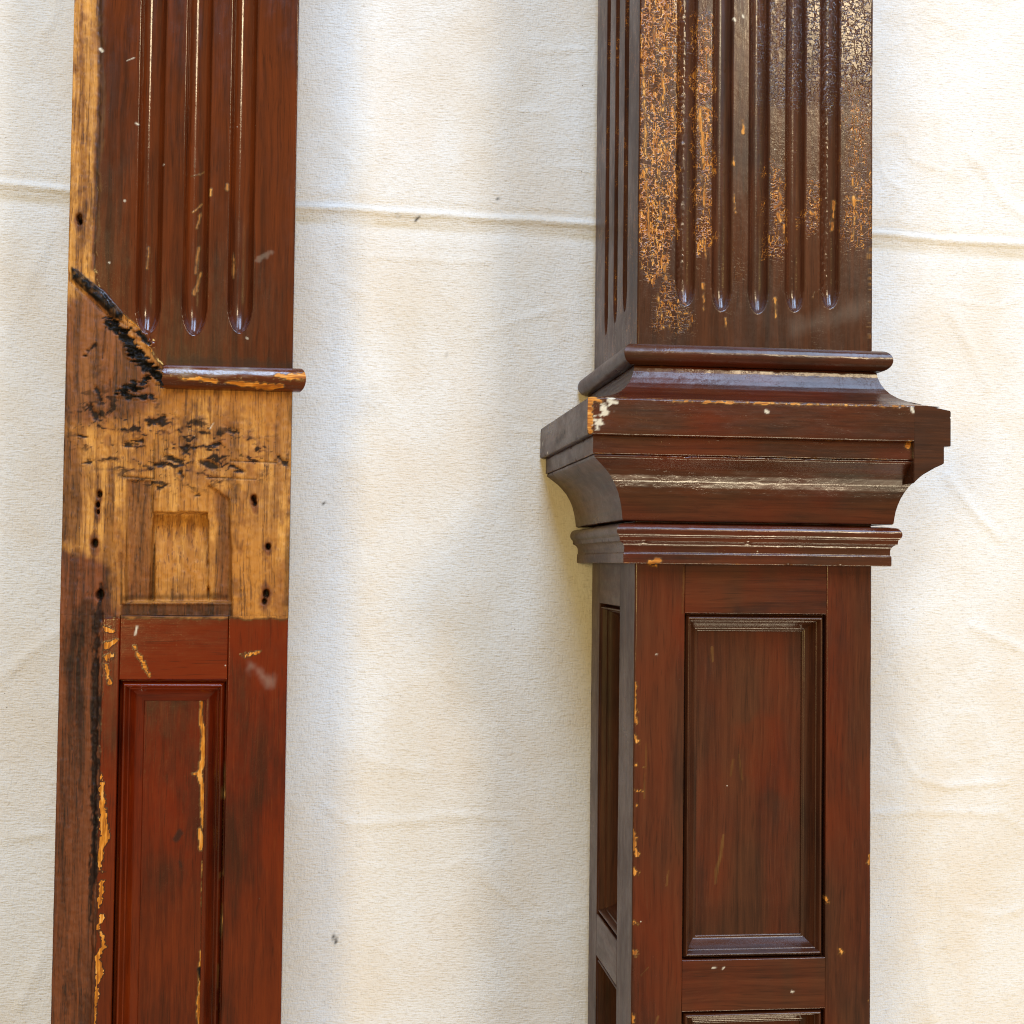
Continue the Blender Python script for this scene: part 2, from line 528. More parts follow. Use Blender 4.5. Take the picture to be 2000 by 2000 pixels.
for pts, amp, wd in [
    ([(481, -462), (530, -555), (603, -574), (744, -565)], 5.0, 9),
    ([(440, -635), (542, -630), (738, -637), (787, -673)], 4.5, 9),
    ([(664, -211), (775, -258), (849, -298)], 6, 12),
    ([(602, 134), (676, 41), (726, -5)], 6, 11),
    ([(577, 1013), (602, 846), (589, 703)], 5, 12),
    ([(670, 874), (738, 781), (788, 747)], 6, 12),
    ([(614, 513), (664, 420), (701, 338)], 6, 13),
    ([(652, -856), (738, -869), (787, -847)], 4, 10),
    ([(543, -935), (567, -1096)], 5, 12),
    ([(591, -763), (603, -936)], 4, 12),
    ([(-710, -504), (-654, -526), (-598, -532)], 3, 12),
    ([(-796, -608), (-752, -647), (-641, -642), (-507, -636)], 3.5, 11),
    ([(-564, -626), (-395, -639)], 2.5, 8),
    ([(-750, 593), (-558, 591), (-467, 590)], 2.5, 7),
    ([(-488, 420), (-408, 457), (-293, 495)], 2.5, 9),
    ([(-402, 934), (-345, 931)], 3, 6),
    ([(-358, 1070), (-242, 1082)], 2.5, 6),
    ([(-405, 217), (-267, 209)], 2, 8),
    ([(-1488, -334), (-1426, -280), (-1369, -236)], 5, 14),
    ([(-1479, -672), (-1386, -664)], 3, 9),
    ([(-1456, 987), (-1405, 1101), (-1402, 1191)], 3.5, 8),
    ([(-1495, 400), (-1405, 623)], 4, 16),
    ([(-1430, -1014), (-1380, -898)], 4, 14),
]:
    crease(pts, amp, wd)
stain = stain + 0.22 * cover(dline(x, y, [(-1490, -661), (-1385, -667)], 6) + 3 * fbm(x / 20, y / 20, 8), 6)
stain = stain + 0.10 * np.clip(fbm(x / 160, y / 230, 77) * 1.6, 0, 1)
fleck = np.zeros_like(x)
for a, b, r in [((-625, 677), (-619, 685), 2.5), ((-779, -886), (-774, -901), 3.2), ((-665, 687), (-662, 686), 2), ((-446, 730), (-441, 733), 2), ((-818, 49), (-814, 46), 2.2), ((-553, 381), (-553, 381), 2)]:
    fleck = np.maximum(fleck, cover(dseg(x, y, a, b, r), 3))
h = np.minimum(h, 8.0) - 9.0
idx = np.arange(x.size).reshape(x.shape)
Q = np.stack([idx[:-1, :-1], idx[:-1, 1:], idx[1:, 1:], idx[1:, :-1]], -1).reshape(-1, 4)
me = mesh_np('drop_cloth', np.stack([x.ravel(), y.ravel(), h.ravel()], 1) * U, Q, {'stain': np.clip(stain, 0, 1), 'fleck': fleck})
cloth = link('drop_cloth', me, cloth_material())
tag(cloth, 'cream cotton canvas drop cloth with a sharp cross fold under both wooden posts', 'cloth')

# ------------------------------------------------------------------ the damaged post (bare oak where its capital was torn off)
LF = 330.0
left = bpy.data.objects.new('damaged_newel_post', None)
C.objects.link(left)
left.location = (-1096.5 * U, 12.5 * U, 0)
tag(left, 'damaged fluted newel post with a bare golden oak patch where its capital was stripped', 'newel post')
FL = lambda u, v, w: (u, v, w + LF)


def flutes(u, v, centres, half, depth, vend, stretch=0.38):
    """round grooves that run up from vend, each with a long scooped lower end"""
    out = np.zeros_like(u)
    R = (half * half + depth * depth) / (2 * depth)
    for k, c in enumerate(centres):
        ve = vend + half / stretch
        dv = np.where(v < ve + 9 * math.sin(k * 5.3 + half), (v - ve - 9 * math.sin(k * 5.3 + half)) * stretch, 0.0)
        d = np.hypot(u - c, dv)
        g = np.sqrt(np.clip(R * R - d * d, 0, None)) - (R - depth)
        out = np.minimum(out, -np.clip(g, 0, None))
    return out


LC = (-57, 31, 117.5)
VARN_UP = [(-175, 1900), (-155, 788), (-158, 470), (-153, 434), (-130, 401), (-98, 371), (-77, 352), (-55, 315), (-27, 280), (-15, 258), (268, 262), (240, 1941)]
SLIVER = [(-204, 468), (-190, 462), (-175, 449), (-139, 421), (-103, 380), (-106, 367), (-121, 370), (-152, 399), (-182, 426), (-201, 443)]
CHAR_ROUGH = [((-131, 364), (-103, 345), 8, 9), ((-103, 343), (-81, 304), 9, 12), ((-81, 304), (-48, 273), 11, 9), ((-52, 275), (-24, 254), 8, 12),
              ((-88, 353), (-53, 323), 3, 4), ((-54, 260), (-68, 245), 6, 3), ((-112, 228), (-80, 243), 5, 6), ((-101, 224), (-45, 218), 5, 5), ((-80, 233), (-57, 247), 5, 4)]
CHIPS = [((-173, 297), (-156, 319), 3, 3), ((-151, 259), (-133, 255), 6, 4), ((-149, 233), (-143, 211), 4, 2), ((-186, 177), (-126, 175), 4, 7), ((-161, 198), (-148, 179), 5, 5),
         ((-79, 187), (-54, 197), 5, 5), ((-50, 168), (-21, 182), 4, 4), ((-132, 137), (-106, 134), 4, 5), ((-91, 128), (-64, 135), 5, 4), ((-52, 119), (-37, 116), 6, 4),
         ((-17, 105), (10, 97), 4, 6), ((22, 103), (48, 102), 3, 4), ((52, 96), (76, 86), 7, 7), ((91, 100), (126, 95), 2, 4), ((107, 91), (126, 81), 3, 4),
         ((47, 158), (69, 153), 4, 3), ((98, 162), (117, 155), 5, 4), ((4, 63), (22, 56), 6, 6), ((10, 77), (14, 69), 4, 3), ((85, 118), (100, 120), 2, 3),
         ((-40, 93), (-11, 90), 2, 3), ((-12, 136), (9, 140), 2, 2), ((12, 123), (36, 127), 2, 2), ((-126, 153), (-147, 145), 3, 3), ((-32, 44), (-18, 49), 3, 2),
         ((-1, 37), (9, 32), 2, 2), ((38, 32), (49, 38), 3, 2), ((-113, 108), (-98, 110), 2, 3), ((65, 130), (84, 134), 2, 2), ((133, 143), (152, 151), 2, 3),
         ((197, 108), (210, 98), 5, 6), ((-205, 114), (-184, 110), 3, 2), ((-185, 144), (-168, 141), 2, 2), ((153, 122), (173, 118), 2, 2), ((-174, 90), (-157, 93), 2, 2)]
CRACKS = [((-97, 66), (-40, 63), 1.2, 1.2), ((61, 68), (154, 66), 1.2, .6), ((-126, 253), (-126, 182), 1.4, 1), ((-41, 137), (-40, 63), 1, 1.4), ((105, 101), (193, 99), .8, 1.0),
          ((-135, -139), (-132, -207), 2, 2.5), ((-98, -80), (-96, -178), 1, 1.5), ((-137, 352), (-141, 292), 1, 1)]
HOLES = [((-141, 32), 5), ((-144, 12), 4), ((-143, -2), 3), ((-148, -62), 6), ((-136, -160), 7), ((150, 29), 5), ((152, 19), 4), ((179, -64), 4.5), ((177, -155), 6), ((174, -170), 4), ((-191, 563), 5), ((-189, 555), 4)]


def left_masks(u, v):
    nz = fbm(u / 16, v / 22, 41, 3)
    nf = fbm(u / 6, v / 7, 43, 2)
    up = dpoly(u, v, VARN_UP) + 4.5 * nz + 1.5 * nf
    varn = cover(up + 7 * fbm(u / 7, v / 60, 46) * (v > 470), 1.8 + 9 * sstep(455, 520, v))
    raw_l = (-95, -204)[1]
    low = cover((v - raw_l) + 5.0 * nz + 2.5 * nf, 2.5) * cover((-129, -392)[0] - u + 3.5 * nz + 1.5 * nf, 2.0)
    # the grey strip of old glue left of the lower field
    varn = np.clip(varn + low, 0, 1)
    wear = 1 - varn
    rough_edge = fbm(u / 11, v / 6, 48, 3)
    # browner, weathered zones of the bare wood
    raw = cover(dpoly(u, v, [(-238, 398), (-163, 430), (-44, 275), (-23, 207), (-109, 165), (-233, 162)]) + 18 * nz, 20) * 0.85
    raw = np.maximum(raw, cover(dpoly(u, v, [(-265, -63), (-161, -76), (-117, -109), (-96, -212), (-72, -1350), (-235, -1343)]) + 12 * nz, 14))
    raw = np.maximum(raw, 0.75 * cover(dpoly(u, v, [(-270, 152), (-185, 154), (-159, 66), (-171, -61), (-265, -63)]) + 16 * nz, 22))
    raw = np.maximum(raw, 0.9 * cover(dline(u, v, [(-160, 1290), (-155, 868), (-158, 638), (-160, 469)], 8) + 5 * nz, 6))
    raw = np.maximum(raw, 0.8 * cover(dpoly(u, v, [(-91, 62), (-42, 63), (-39, -167), (-86, -168)]) + 5 * nz, 8))
    raw = np.maximum(raw, 0.8 * cover(dpoly(u, v, [(77, 41), (106, 41), (110, -172), (81, -172)]) + 7 * nz, 10))
    raw = np.maximum(raw, 0.9 * cover(dpoly(u, v, [(-96, -176), (112, -174), (112, -201), (-95, -203)]) + 2 * nz, 4))
    raw = np.maximum(raw, 0.55 * np.clip(1.5 * fbm(u / 40, v / 130, 47) + .05, 0, 1))
    raw = np.maximum(raw, 0.6 * cover(dline(u, v, [(192, 142), (198, 43)], 12) + 5 * nz, 8))
    # black: char, dents, nail holes
    rag = fbm(u / 9, v / 4.0, 57, 3)
    ch = cover(dpoly(u, v, SLIVER) + 2.5 * nf, 2.0) * np.clip(.95 + .5 * nf, 0, 1)
    for a, b, r0, r1 in CHAR_ROUGH:
        ch = np.maximum(ch, cover(dseg(u, v, a, b, r0 * 1.1, r1 * 1.1) + 11 * rag + 4 * nf, 2.0))
    for a, b, r0, r1 in CHIPS[::2]:
        ch = np.maximum(ch, 0.95 * cover(dseg(u, v, a, b, r0 * .8, r1 * .8) + 7 * rag + 2.5 * nf, 2.2))
    for a, b, r0, r1 in CRACKS:
        ch = np.maximum(ch, 0.8 * cover(dseg(u, v, a, b, r0, r1) + 1.2 * nf, 1.3))
    for c, r in HOLES:
        ch = np.maximum(ch, cover(np.hypot(u - c[0], (v - c[1]) * .7) - r * .8 + 2.5 * nf, 1.8))
        raw = np.maximum(raw, .9 * cover(np.hypot(u - c[0], (v - c[1] + 5) * .5) - 1.9 * r + 6 * nz, 4))
    # scattered small dents across the patch where blocks had been glued
    zone = cover(dpoly(u, v, [(-196, 222), (-101, 234), (-4, 197), (200, 142), (201, 78), (86, 51), (-49, 34), (-146, 96), (-194, 134)]) + 25 * nz, 30)
    wx = 7 * fbm(u / 12, v / 12, 53, 2)
    nb = fbm((u + wx) / 24, (v + wx) / 9, 51, 4)
    nb2 = fbm((u - wx) / 9, (v + wx) / 4.5, 52, 3)
    ch = np.maximum(ch, .92 * zone * sstep(.24, .36, nb + .35 * nb2))
    ch = np.maximum(ch, .70 * zone * sstep(.30, .45, nb2 + .2 * nb))
    raw = np.maximum(raw, zone * .75 * sstep(-.10, .30, nb + .2 * nb2))
    raw = np.maximum(raw, .55 * sstep(.0, .40, fbm(u / 16, v / 34, 54, 4)))
    ch = np.maximum(ch, .40 * cover(dpoly(u, v, [(-169, 301), (-126, 273), (-119, 194), (-171, 178)]) + 18 * nz, 16) * sstep(-.2, .3, nb2 + nz))
    ch = np.maximum(ch, .5 * cover(np.abs(u - 216) - 5 + 5 * nz, 4) * wear * sstep(-.1, .2, fbm(u / 30, v / 50, 68)))
    raw = raw * (1 - .9 * cover(dpoly(u, v, [(-40, 53), (59, 55), (63, -147), (-35, -148)]) + 14 * nz, 14))      # brighter wood in the hollow
    # grime in the corner above the bead
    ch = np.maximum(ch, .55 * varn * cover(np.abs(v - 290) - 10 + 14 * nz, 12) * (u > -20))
    # gummy dark line between raw strip and varnished field
    gum = dline(u, v, [(-135, -149), (-140, -256), (-139, -392), (-137, -546), (-136, -681), (-140, -777)], [2, 9, 8, 7, 5, 2])
    ch = np.maximum(ch, .9 * cover(gum + 9 * fbm(u / 5, v / 14, 58, 3) + 5 * nz, 2.5))
    ch = np.maximum(ch, .55 * cover(dline(u, v, [(-163, -188), (-184, -295), (-168, -411)], [18, 22, 8]) + 22 * nz, 20))
    ch = np.maximum(ch, .18 * cover(dpoly(u, v, [(-262, -189), (-125, -212), (-106, -1348), (-235, -1343)]) + 24 * nz, 20) * np.clip(.7 + .8 * fbm(u / 14, v / 90, 49), 0, 1))
    ch = np.maximum(ch, .5 * cover(dline(u, v, [(100, -161), (-92, -166)], 4) + 3 * nz, 4))
    ch = np.maximum(ch, .45 * cover(dpoly(u, v, [(-96, -176), (112, -174), (112, -199), (-95, -201)]) + 3 * nz, 4))
    ch = np.maximum(ch, .16 * varn * sstep(620, 330, v + 120 * fbm(u / 50, v / 120, 63)) * (v > 0))
    # gold scratches and rubbed spots in the varnish
    gold = np.zeros_like(u)
    for pts, rr in [
        ([(-126, -500), (-123, -560), (-121, -585), (-115, -616), (-124, -638), (-125, -681)], [3, 7, 7, 8, 7, 4]),
        ([(-119, -702), (-122, -736), (-127, -753)], [4, 6, 3]), ([(-118, -767), (-126, -788)], [6, 5]),
        ([(-118, -798), (-114, -825), (-125, -849), (-120, -873), (-127, -899)], [2, 4, 5, 9, 5]),
        ([(-126, -911), (-128, -944), (-129, -1016)], [5, 4, 5]), ([(-125, -681), (-113, -685)], [2, 2]),
        ([(-123, -225), (-108, -228)], [8, 3]), ([(-123, -258), (-104, -246)], [8, 3]), ([(-120, -280), (-107, -273)], [7, 2]), ([(-122, -295), (-114, -328)], [3, 4]),
        ([(-69, -257), (-56, -285), (-40, -312)], [1.5, 5, 2.5]), ([(131, -272), (143, -274), (170, -266)], [2, 4, 1.5]),
        ([(-34, -197), (-15, -200)], [1, 1])]:
        gold = np.maximum(gold, cover(dline(u, v, pts, rr) + 4.5 * nf + 2.5 * nz + 4 * fbm(u / 2.6, v / 4, 45, 2), 1.6))
    # scuffs on the fluted part
    for pts, rr in [
        ([(22, 586), (38, 602)], [1, 2]), ([(30, 556), (37, 587)], [2, 2]), ([(29, 466), (34, 517)], [3, 3]), ([(28, 427), (39, 467)], [4, 3]),
        ([(18, 656), (41, 665)], [1, 1.5]), ([(-63, 473), (-61, 513)], [2, 2]), ([(57, 626), (58, 616)], [3, 3]), ([(87, 639), (89, 629)], [2.5, 3]),
        ([(102, 509), (103, 459)], [1.5, 2.5])]:
        gold = np.maximum(gold, .8 * cover(dline(u, v, pts, rr) + 3 * nf, 1.5))
    gold = np.maximum(gold, .75 * cover((225, 706)[0] - 3.0 - u + 4 * nz, 1.5) * sstep((-330, 267)[1], (-335, 483)[1], v) * sstep(-.35, .2, fbm(u / 9, v / 60, 66)))
    gold *= varn
    # rubbed gold edge along the broken varnish
    rim = cover(np.abs(up + 1.5) - 1.6, 1.2) * sstep((-47, 434)[1], (-47, 394)[1], v)
    rim = rim * (v > (-44, 251)[1]) * sstep(-.1, .25, nz + .2)
    wear = np.maximum(wear, 1.3 * np.maximum(gold, rim))
    pale = np.zeros_like(u)
    for pts, r in [([(-158, 893), (-154, 888)], 2.6), ([(-107, 872), (-94, 878)], .8), ([(-88, 751), (-83, 748)], 1.1), ([(-68, -236), (-65, -220)], 1.6),
                   ([(64, 161), (71, 173)], .3), ([(-106, 599), (-105, 598)], 1.1), ([(-133, 478), (-131, 477)], .9),
                   ([(130, 341), (133, 339)], 1.0), ([(-35, 674), (-33, 672)], .9)]:
        pale = np.maximum(pale, cover(dline(u, v, pts, r) + 1.2 * nf, 1.2))
    pale = np.maximum(pale, .16 * cover(dline(u, v, [(153, -294), (184, -323)], [6, 9]) + 14 * nz, 12))
    pale = np.maximum(pale, .12 * cover(dline(u, v, [(151, 496), (175, 507)], [5, 3]) + 7 * nf, 4))
    tone = sstep((-318, -189)[1], (-318, -223)[1], v) * (0.95 - 0.5 * sstep((-311, -487)[1], (-302, -869)[1], v))
    return {'wear': wear, 'raw': np.clip(raw, 0, 1), 'char': np.clip(ch, 0, 1), 'pale': pale, 'tone': tone, 'crack': .03 * varn * (v > 0), 'alli': .018 * varn}


def left_relief(u, v):
    nz = fbm(u / 16, v / 22, 41, 3)
    nf = fbm(u / 6, v / 7, 43, 2)
    varn = cover(dpoly(u, v, VARN_UP) + 4.5 * nz + 1.5 * nf, 3)
    h = flutes(u, v, LC, 24.0, 21.0, 350.0)
    low = v < (-95, -204)[1]
    bare = (1 - varn) * (1 - low * (u > (-129, -392)[0]))
    # torn fibres: rough along the grain
    h = h + bare * (1.2 * fbm(u / 3.2, v / 45, 61, 2) + 1.6 * fbm(u / 22, v / 50, 62, 3) - 1.5)
    # ragged splinter and char lumps
    rag = fbm(u / 9, v / 4.0, 57, 3)
    sl = dpoly(u, v, SLIVER)
    h = h + 7.0 * cover(sl + 4, 4) * (1 + .5 * nf) - 4.0 * cover(np.abs(sl - 5) - 2, 3) * (v < (-153, 415)[1] - .9 * (u - (-153, 415)[0]) - 6)
    for a, b, r0, r1 in CHAR_ROUGH:
        h = h + 8.0 * rag * cover(dseg(u, v, a, b, r0 + 3, r1 + 3), 6) - 1.0 * cover(dseg(u, v, a, b, r0, r1), 5)
    for a, b, r0, r1 in CHIPS[::2]:
        h = h - 2.6 * cover(dseg(u, v, a, b, r0, r1) + 8 * rag, 3)
    for a, b, r0, r1 in CRACKS:
        h = h - 3.0 * cover(dseg(u, v, a, b, r0, r1), 2)
    for c, r in HOLES:
        h = h - 16 * cover(np.hypot(u - c[0], (v - c[1]) * .7) - r, 1.5)
    h = h + bare * 1.6 * fbm(u / 7, v / 9, 64, 3)
    # the mortise: two side channels that deepen downwards, a tab left standing, a deep pocket under it
    t0, t1 = (-40, 62)[1], (4, -174)[1]
    tt = np.clip((t0 - v) / (t0 - t1), 0, 1)
    ch = cover(dpoly(u, v, [(-90, 59), (-42, 60), (-37, -173), (-87, -174)]) + 1.2 * nz, 2.2) + cover(dpoly(u, v, [(61, 55), (104, 26), (111, -172), (65, -172)]) + 2.5 * nz, 3)
    h = h - np.clip(ch, 0, 1) * (4 + 14 * tt)
    pk = cover(dpoly(u, v, [(-39, -2), (62, 0), (67, -172), (-46, -173)]) + 1.5 * nz, 2.0)
    ty = np.clip(((0, -1)[1] - v) / ((0, -1)[1] - t1), 0, 1)
    h = h - pk * (40 - 18 * ty - 4 * np.sin(ty * 3.14) + 1.5 * nz)
    # scooped strip under the mortise
    h = h - 4.5 * cover(dpoly(u, v, [(-95, -178), (112, -176), (112, -199), (-94, -201)]) + 1.0 * nz, 2.5)
    # raw strip beside the lower field sits a little lower, lumpy glue at its border
    strip_ = low * cover(u - (-135, -392)[0] + 3 * nz, 3)
    h = h - 5.0 * strip_ * sstep(-198, -300, v) + strip_ * .8 * fbm(u / 4, v / 60, 71, 2)
    gum = dline(u, v, [(-137, -212), (-140, -256), (-139, -392), (-137, -546), (-138, -681)], 8)
    h = h + 4.5 * np.clip(fbm(u / 5, v / 9, 59, 3) + .1, 0, 1) * cover(gum, 5)
    return h


def vsteps(v0, v1, lo, hi, fine, coarse=40.0):
    a = [v0]
    out = np.concatenate([np.arange(v0, max(v0, lo), coarse), np.arange(max(v0, lo), min(v1, hi), fine), np.arange(min(v1, hi), v1, coarse), [v1]])
    return np.unique(out)


PV0, PV1 = -2400.0, 2400.0
OU0, OU1, OV = -97.0, 107.0, -321.0
RAILV = -198.0
fb = board('fluted_board', M_OAK, left, -209, 220, RAILV, PV1, 2.0, 45, FL, left_relief, left_masks, vs=vsteps(RAILV, PV1, RAILV, 1060, 2.0), ease=(1, 1, 0, 1))
fb['label'] = 'fluted oak face with a charred break, a bare golden patch and an empty mortise'
board('stile', M_OAK, left, -209, OU0, PV0, RAILV - .15, 2.0, 45, FL, left_relief, left_masks, vs=vsteps(PV0, RAILV - .15, -1040, RAILV, 2.0), seed=1, ease=(1, 1, 1, 0))
board('stile', M_OAK, left, OU1, 220, PV0, RAILV - .15, 3.0, 45, FL, None, left_masks, vs=vsteps(PV0, RAILV - .15, -1040, RAILV, 3.0), seed=1, ease=(1, 1, 1, 0))
board('rail', M_OAKX, left, OU0 + .7, OU1 - .7, OV, RAILV - .8, 2.5, 45, FL, None, left_masks, seed=6)


def left_panel_masks(u, v):
    nz = fbm(u / 16, v / 22, 81, 3)
    nf = fbm(u / 6, v / 9, 83, 2)
    gold = np.zeros_like(u)
    for pts, rr in [
        ([(56, -368), (53, -411), (55, -392)], [2.5, 2, 2]), ([(55, -396), (61, -437), (59, -482), (54, -511), (61, -543), (61, -588)], [3, 5, 5, 4, 5, 4]),
        ([(61, -588), (62, -611)], [2, 1]), ([(56, -614), (60, -635), (59, -652)], [3, 5, 3]), ([(62, -674), (66, -829)], [.6, 1]), ([(64, -848), (64, -882), (62, -904)], [3, 4, 2]),
        ([(62, -910), (61, -949), (65, -1031)], [3, 4, 2]), ([(37, -506), (58, -507)], [1.2, 2])]:
        gold = np.maximum(gold, cover(dline(u, v, pts, rr) + 3 * nf + 1.5 * nz, 1.4))
    ch = cover(dline(u, v, [(11, -634), (18, -620)], [5, 6]) + 4 * nf, 3) * .7
    ch = np.maximum(ch, cover(dline(u, v, [(64, -882), (68, -901)], [6, 7]) + 4 * nf, 2))
    ch = np.maximum(ch, .5 * cover(dline(u, v, [(19, -675), (23, -685)], 2) + 2 * nf, 2))
    tone = 1 - .55 * sstep((-310, -545)[1], (-303, -821)[1], v)
    return {'wear': 1.3 * gold, 'char': ch, 'tone': tone, 'alli': .03 + 0 * u}


PQ, PM = -42.0, 44.0
lpanel = board('panel', M_OAK, left, OU0 + 20, OU1 - 20, PV0, OV - 10, 2.5, 14, lambda u, v, w: (u, v, w + LF + PQ), None, left_panel_masks, vs=vsteps(PV0, OV - 10, -1040, OV, 2.5), seed=7)


def moulding_profile(m, q):
    k = m / 35.0
    pr = [(-44, .4), (-17, .4), (-17, 3.8 * k)] + [(-13 + 11.0 * math.sin(math.pi * i / 10), 4.0 * k + 9.6 * k * i / 10) for i in range(11)] + [(-15, 14.0 * k), (-15.5, 15 * k)]
    for i in range(11):          # hollow down to the panel
        a = i / 10.0
        pr.append((-15.5 + (q + 20.5) * (a ** .75), (15.5 + 14 * a ** 1.25) * k))
    pr += [(q + 4.5, 31.5 * k), (q + 4.2, 34.2 * k), (q + 1, 35 * k), (q - 3, 35 * k), (-44, 30 * k)]
    return pr


def panel_frame(parent, mat, matx, u0, u1, v0, v1, m, q, place, paint=None, cut_bottom=False, seed=1):
    pr = moulding_profile(m, q)
    sh = lambda f: (lambda s, qq, p: place(*f(s, qq, p)))
    strip('panel_moulding', matx, parent, pr, lambda p, qq: (u0 + qq, u1 - qq), sh(lambda s, qq, p: (s, v1 - qq, p)), 4, paint and (lambda s, qq: paint(s, v1 - qq)), seed, .35)
    strip('panel_moulding', mat, parent, pr, lambda p, qq: (v0 + qq, v1 - qq), sh(lambda s, qq, p: (u0 + qq, s, p)), 5, paint and (lambda s, qq: paint(u0 + qq, s)), seed + 1, .35)
    strip('panel_moulding', mat, parent, pr, lambda p, qq: (v0 + qq, v1 - qq), sh(lambda s, qq, p: (u1 - qq, s, p)), 5, paint and (lambda s, qq: paint(u1 - qq, s)), seed + 2, .35)
    if not cut_bottom:
        strip('panel_moulding', matx, parent, pr, lambda p, qq: (u0 + qq, u1 - qq), sh(lambda s, qq, p: (s, v0 + qq, p)), 4, paint and (lambda s, qq: paint(s, v0 + qq)), seed + 3, .35)


def left_moulding_masks(u, v):
    nf = fbm(u / 8, v / 30, 91, 2)
    near = cover(np.abs(u - (106, -684)[0]) - 6, 4) * (u > 60) * sstep((-312, -468)[1], (-310, -545)[1], v)
    return {'tone': .95 - .35 * sstep((-310, -545)[1], (-303, -821)[1], v), 'wear': 1.2 * near * sstep(.1, .35, nf) * .8}


panel_frame(lpanel, M_OAK, M_OAKX, OU0, OU1, PV0, OV, PM, PQ, FL, left_moulding_masks, cut_bottom=True, seed=11)


# the one length of rounded neck bead that is left
def bead_masks(s, q):
    nz = fbm(s / 22, q / 9, 95, 3)
    nf = fbm(s / 7, q / 4, 96, 2)
    lowr = cover(dline(s, q, [(95, 250), (130, 248), (175, 244), (200, 246)], [2, 5, 6, 4]) + 5 * nf, 1.5)
    up = cover(dline(s, q, [(190, 266), (215, 262), (245, 268)], [3, 7, 8]) + 6 * nf, 2)
    dots = cover(dline(s, q, [(15, 256), (75, 252)], 3) + 9 * nf, 1.5)
    pale = .22 * cover(dline(s, q, [(-10, 270), (60, 268), (130, 272), (180, 268)], [7, 5, 6, 4]) + 8 * nz, 4)
    return {'wear': 1.3 * np.maximum(np.maximum(lowr, up), dots), 'pale': pale, 'alli': .10 + 0 * s}


bead_pr = [(0, 283.5)] + arc(2, 260, 22.5, 88, -88, 18, 23.0) + [(0, 236.5)]
strip('neck_bead', M_OAKX, left, bead_pr, lambda p, q: (-20 + 5 * math.sin(q * .7) + 4 * math.sin(q * 1.9), 247 - 15 * (1 - math.sqrt(max(0, 1 - (abs(q - 260) / 23.6) ** 2)))),
      lambda s, q, p: (s, q, p + LF), 3, bead_masks, 15, .9)
# sides and back
board('side_board', M_SIDE, left, 2, LF - 45.5, PV0, PV1, 12, 40, lambda u, v, w: (202 + w, v, LF - 45 - u + .5), vs=vsteps(PV0, PV1, -1200, 1200, 25), seed=21)
board('side_board', M_SIDE, left, 2, LF - 45.5, PV0, PV1, 12, 40, lambda u, v, w: (-208 - w, v, LF - 45 - u + .5), vs=vsteps(PV0, PV1, -1200, 1200, 25), seed=22)
board('back_board', M_SIDE, left, -165, 160, PV0, PV1, 30, 30, lambda u, v, w: (u, v, 2 - w), vs=vsteps(PV0, PV1, -1200, 1200, 60.0), seed=23)

# ------------------------------------------------------------------ the complete post with its moulded capital
RF = 500.0
right = bpy.data.objects.new('capped_newel_post', None)
C.objects.link(right)
right.location = (0, 0, 0)
tag(right, 'dark brown newel post with moulded capital, crackled flutes above and sunk panels below', 'newel post')
FR = lambda u, v, w: (u, v, w + RF)                     # front face
FLs = lambda u, v, w: (-230 - w, v, u + RF)             # left face, u = depth (0 at the front, -460 at the back)
FRs = lambda u, v, w: (230 + w, v, u + RF)              # right face
FB = lambda u, v, w: (u, v, -460 - w + RF)              # back face
RC = (-137.5, -67.5, 4.0, 76.0, 145.0)


